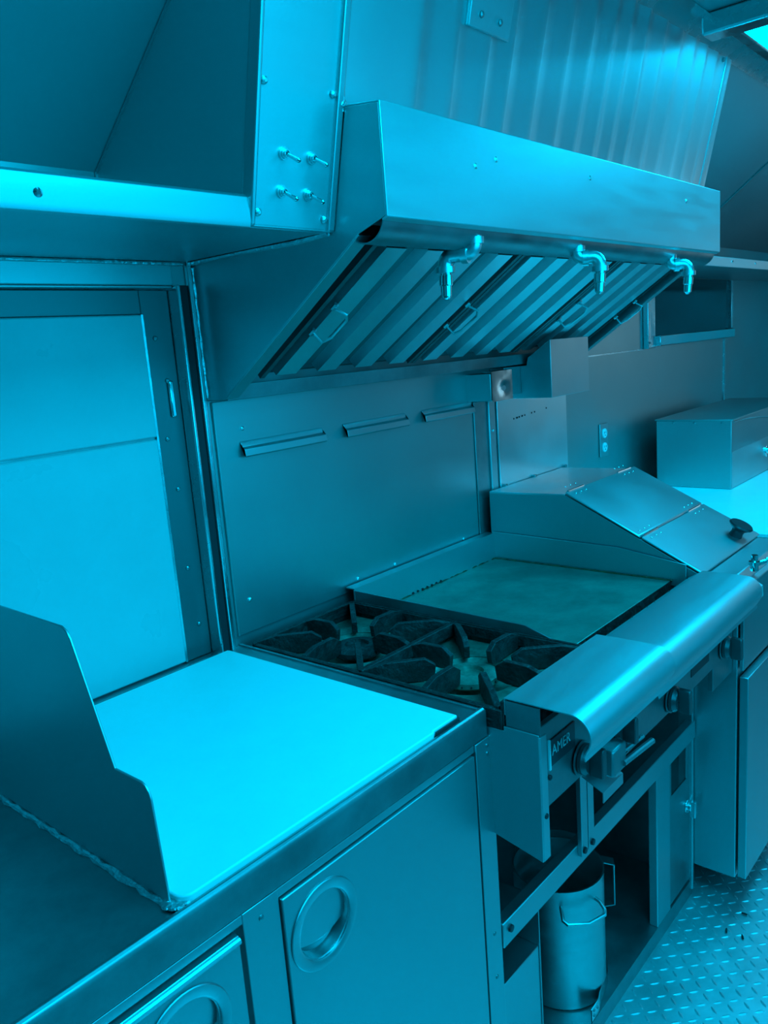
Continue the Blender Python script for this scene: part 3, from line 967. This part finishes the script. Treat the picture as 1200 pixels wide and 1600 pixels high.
def pot(cx, cy, r, h, li, hang):
    t = thing('tall_pot', PL[li], 'pot', (cx, cy, 0.0445), 'pots on the low shelf')
    m = MB().lathe([(0, 0), (r * .97, 0), (r, .004), (r, h - .002), (r + .0015, h), (r - .002, h), (r - .003, h - .004), (r - .003, .006), (0, .004)], (cx, cy, 0.0445), (0, 0, 1), 48, False)
    m.build('body', POTM, t)
    if li == 0:
        z = 0.0445 + h - .048
        m = MB()
        a0 = math.radians(hang)
        P_ = lambda da, rr, dz: (cx + rr * math.cos(a0 + da), cy + rr * math.sin(a0 + da), z + dz)
        m.tube([P_(-.42, r - .001, .012), P_(-.415, r + .012, .010), P_(-.40, r + .026, .0), P_(-.33, r + .033, -.004), P_(0, r + .036, -.006),
                P_(.33, r + .033, -.004), P_(.40, r + .026, 0), P_(.415, r + .012, .010), P_(.42, r - .001, .012)], 0.0042, 10)
        m.build('handle', POTM, t)
    else:
        a0 = math.radians(hang)
        m = MB()
        u = Vector((math.cos(a0), math.sin(a0), 0))
        v = Vector((-u.y, u.x, 0))
        pr_ = [(r, h - .012), (r + .045, h - .022), (r + .045, h - .135), (r, h - .145)]
        for (ra, za), (rb, zb) in zip(pr_, pr_[1:]):
            A = [Vector((cx, cy, .0445 + zz)) + u * rr + v * s for rr, zz in ((ra, za), (rb, zb)) for s in (-.014, .014)]
            n_ = (A[1] - A[0]).cross(A[2] - A[0]).normalized() * .0025
            vs_ = [m.bm.verts.new(q) for q in A] + [m.bm.verts.new(q + n_) for q in A]
            for f in ((0, 1, 3, 2), (4, 6, 7, 5), (0, 4, 5, 1), (2, 3, 7, 6), (0, 2, 6, 4), (1, 5, 7, 3)):
                m.bm.faces.new([vs_[i] for i in f])
        m.build('handle', POTM, t)
    return t


pot(0.690, -0.497, 0.100, 0.295, 0, -124)
pot(0.862, -0.392, 0.098, 0.185, 1, -58)

# steel tray box left of the pots, and loose strap
tb = thing('tray_box', 'low steel box on stand shelf, left of the tall pots', 'box', (0.37, -0.5, 0.0445))
MB().box(0.286, 0.455, -0.582, -0.44, 0.045, 0.328).build('body', STEEL, tb, 0.0015)
MB().box(0.456, 0.459, -0.584, -0.40, 0.045, 0.435).build('side_sheet', STEEL, tb)
ls = thing('steel_strap', 'bent steel strap lying on front of low shelf before the pots', 'bracket', (0.65, -0.60, 0.0445))
m = MB().strip('z', [(0.612, -0.6115), (0.650, -0.6105), (0.668, -0.604), (0.735, -0.590), (0.790, -0.560)], 0.0455, 0.075, 0.0025)
m.build('strap', BRIGHT, ls)
m = MB()
for x, y, z in ((0.622, -.6115, .068), (0.622, -.6115, .055), (0.640, -.6108, .062)):
    m.screw((x, y, z), (0, -1, 0), .003, .002)
m.build('rivet', DULL, ls)

# ------------------------------------------------------------------ fryer
fy = thing('deep_fryer', 'covered deep fryer with sloping hinged steel lid and round knob', 'fryer', (1.41, -0.37, 0.0))
X0, X1 = 1.200, 1.640
prof = [(-0.025, 0.72), (-0.025, 1.066), (-0.272, 1.072), (-0.640, 0.890), (-0.70, 0.886), (-0.722, 0.86), (-0.722, 0.655), (-0.722, 0.09), (-0.025, 0.09)]
m = MB().prism('x', prof[::-1], X0, X1)
m.build('body', STEEL, fy, 0.002)
MB().strip('x', [(-0.0255, 1.069), (-0.268, 1.075)], X0, X1, 0.004).build('rear_cover', SPLASH, fy, 0.001)
n_ = Vector((-0.182, 0.368)).normalized()    # lid normal in y,z


def lidstrip(y0, y1, name, t=0.006):
    f_ = lambda y: 1.076 + (y + 0.272) * (0.177 / 0.358)
    return MB().strip('x', [(y0, f_(y0)), (y1, f_(y1))], X0 - .004, X1 + .004, t).build(name, NOSE, fy, 0.0015)


fz = lambda y: 1.076 + (y + 0.272) * (0.177 / 0.358)
l1 = MB().prism('x', [(-0.274, fz(-.274)), (-0.481, fz(-.481)), (-0.478, fz(-.481) + .007), (-0.271, fz(-.274) + .007)], X0 - .004, X1 + .004).build('rear_lid', STEEL, fy, 0.003)
l2 = MB().prism('x', [(-0.486, fz(-.486)), (-0.640, fz(-.640)), (-0.643, fz(-.640) + .004), (-0.636, fz(-.640) + .009), (-0.483, fz(-.486) + .007)], X0 - .004, X1 + .004).build('front_lid', STEEL, fy, 0.003)
for y, par in ((-.273, l1), (-.4835, l2)):
    for xa in (X0 + .01, X0 + .32):
        hg = MB().tube([(xa, y, fz(y) + .006), (xa + .09, y, fz(y) + .006)], 0.0032, 8).build('hinge', BRIGHT, par)
        m = MB()
        for dx in (.015, .045, .075):
            for s in (-1, 1):
                yy = y + s * .016
                m.screw((xa + dx, yy, fz(yy) + .0068), (0, -.443, .897), .0022, .0015)
        m.build('rivet', CHROME, hg)
kb = Vector((1.535, -0.640 + .03, fz(-.61) + .007))
MB().lathe([(.018, 0), (.016, .012), (.018, .020), (.031, .030), (.033, .034), (.030, .038), (0, .039)], kb, (0, -.443, .897), 28).build('lid_knob', BLACK, l2)
MB().strip('x', [(-0.722, 0.875), (-0.735, 0.868), (-0.735, 0.660)], X0 + .006, X1, 0.010).build('upper_front', STEEL, fy, 0.002)
dr = MB().box(X0 + .002, X1, -0.748, -0.727, 0.094, 0.645).build('door', STEEL, fy, 0.002)
MB().box(X0 + .03, X0 + .05, -0.7225, -0.722, 0.1, 0.64).build('seal', RUBBER, fy)
m = MB()
for x in (X0 + .06, X1 - .06):
    for y in (-.56, -.06):
        MB().lathe([(.016, 0), (.016, .012), (.011, .014), (.011, .092), (0, .092)], (x, y, 0), (0, 0, 1), 14).build('foot', DULL, fy)
m = MB().box(X0 + .02, X1 - .02, -0.71, -0.05, 0.075, 0.0895)
m.build('underside', DULL, fy)
# control valve at the front of the fryer
m = MB().lathe([(.010, 0), (.010, .014), (.014, .015), (.014, .024), (.008, .026), (.008, .04), (0, .04)], (1.315, -0.725, 0.8865), (0, 0, 1), 12)
m.lathe([(.006, 0), (.006, .03), (.009, .031), (.009, .04), (0, .04)], (1.315, -0.725, 0.902), (0.6, -.7, .2), 10)
m.build('valve', CHROME, fy)
m = MB().strip('x', [(-0.700, 0.8885), (-0.735, 0.884), (-0.760, 0.868), (-0.762, 0.842)], 1.206, 1.262, 0.0012)
m.build('flap_strip', GREYTAPE, fy)

# ------------------------------------------------------------------ prep counter and sink guard beyond
pc = thing('far_counter', 'steel counter beyond the fryer, under white board and splash box', 'counter', (2.9, -0.35, 0.0))
MB().box(1.66, XR - .05, -0.66, -0.02, 0.02, 0.872).build('carcass', STEEL, pc, 0.002)
MB().box(1.655, XR - .05, -0.675, -0.01, 0.8725, 0.880).build('top', STEEL, pc, 0.002)
wb = MB().box(1.675, 2.95, -0.668, -0.045, 0.8805, 0.8925)
tag(wb.build('cutting_board', BOARD, None, 0.002), 'white plastic board on far counter behind the fryer lid', 'cutting board')
sb = thing('splash_box', 'steel splash box with arched front on far counter, below dark window', 'sink guard', (2.6, -0.2, 0.893))
m = MB().box(2.30, 3.15, -0.354, -0.075, 0.8935, 1.146)
m.build('body', STEEL, sb, 0.002)
MB().box(2.295, 3.16, -0.360, -0.070, 1.1465, 1.151).build('top', SHEET, sb, 0.0015)
m = MB()
pa = [(2.318 + .78 * k / 24, -0.356, 1.139 - .085 * (k / 24) ** 1.8) for k in range(25)]
m.tube(pa, 0.0028, 8)
m.build('arched_rim', BRIGHT, sb)
MB().box(2.305, 3.10, -0.3555, -0.3541, 0.897, 1.03).build('lower_front', NOSE, sb)
for y in (-.32, -.22, -.14):
    MB().screw((2.30, y, 1.138), (-1, 0, 0), .005, .003).build('screw', DULL, sb)
fc = MB().tube([(2.72, -0.354, 0.975), (2.72, -0.385, 0.985), (2.715, -0.405, 1.0), (2.70, -0.43, 1.0), (2.685, -0.45, 0.985), (2.68, -0.455, 0.965)], [.013, .013, .012, .011, .011, .011], 12)
fc.lathe([(.024, 0), (.024, .005), (.016, .008), (0, .008)], (2.72, -0.3545, 0.975), (0, -1, 0), 20)
tag(fc.build('faucet', CHROME), 'curved chrome faucet on the front of the splash box', 'faucet')

# crumbs on the floor
CR = ['dark crumb on tread plate, nearest to the stand', 'dark crumb on tread plate, the one furthest into the aisle', 'dark crumb on tread plate, the one nearest the fryer']
for (x, y, a), lab in zip(((1.102, -.733, .3), (1.102, -.772, .5), (1.188, -.75, 1.6)), CR):
    m = MB()
    c, s = math.cos(a), math.sin(a)
    m.tube([(x - .007 * c, y - .007 * s, .004), (x, y, .0045), (x + .007 * c, y + .007 * s, .004)], [.002, .0026, .0018], 7)
    tag(m.build('crumb', DEBRIS), lab, 'crumb', 'crumbs on the floor')
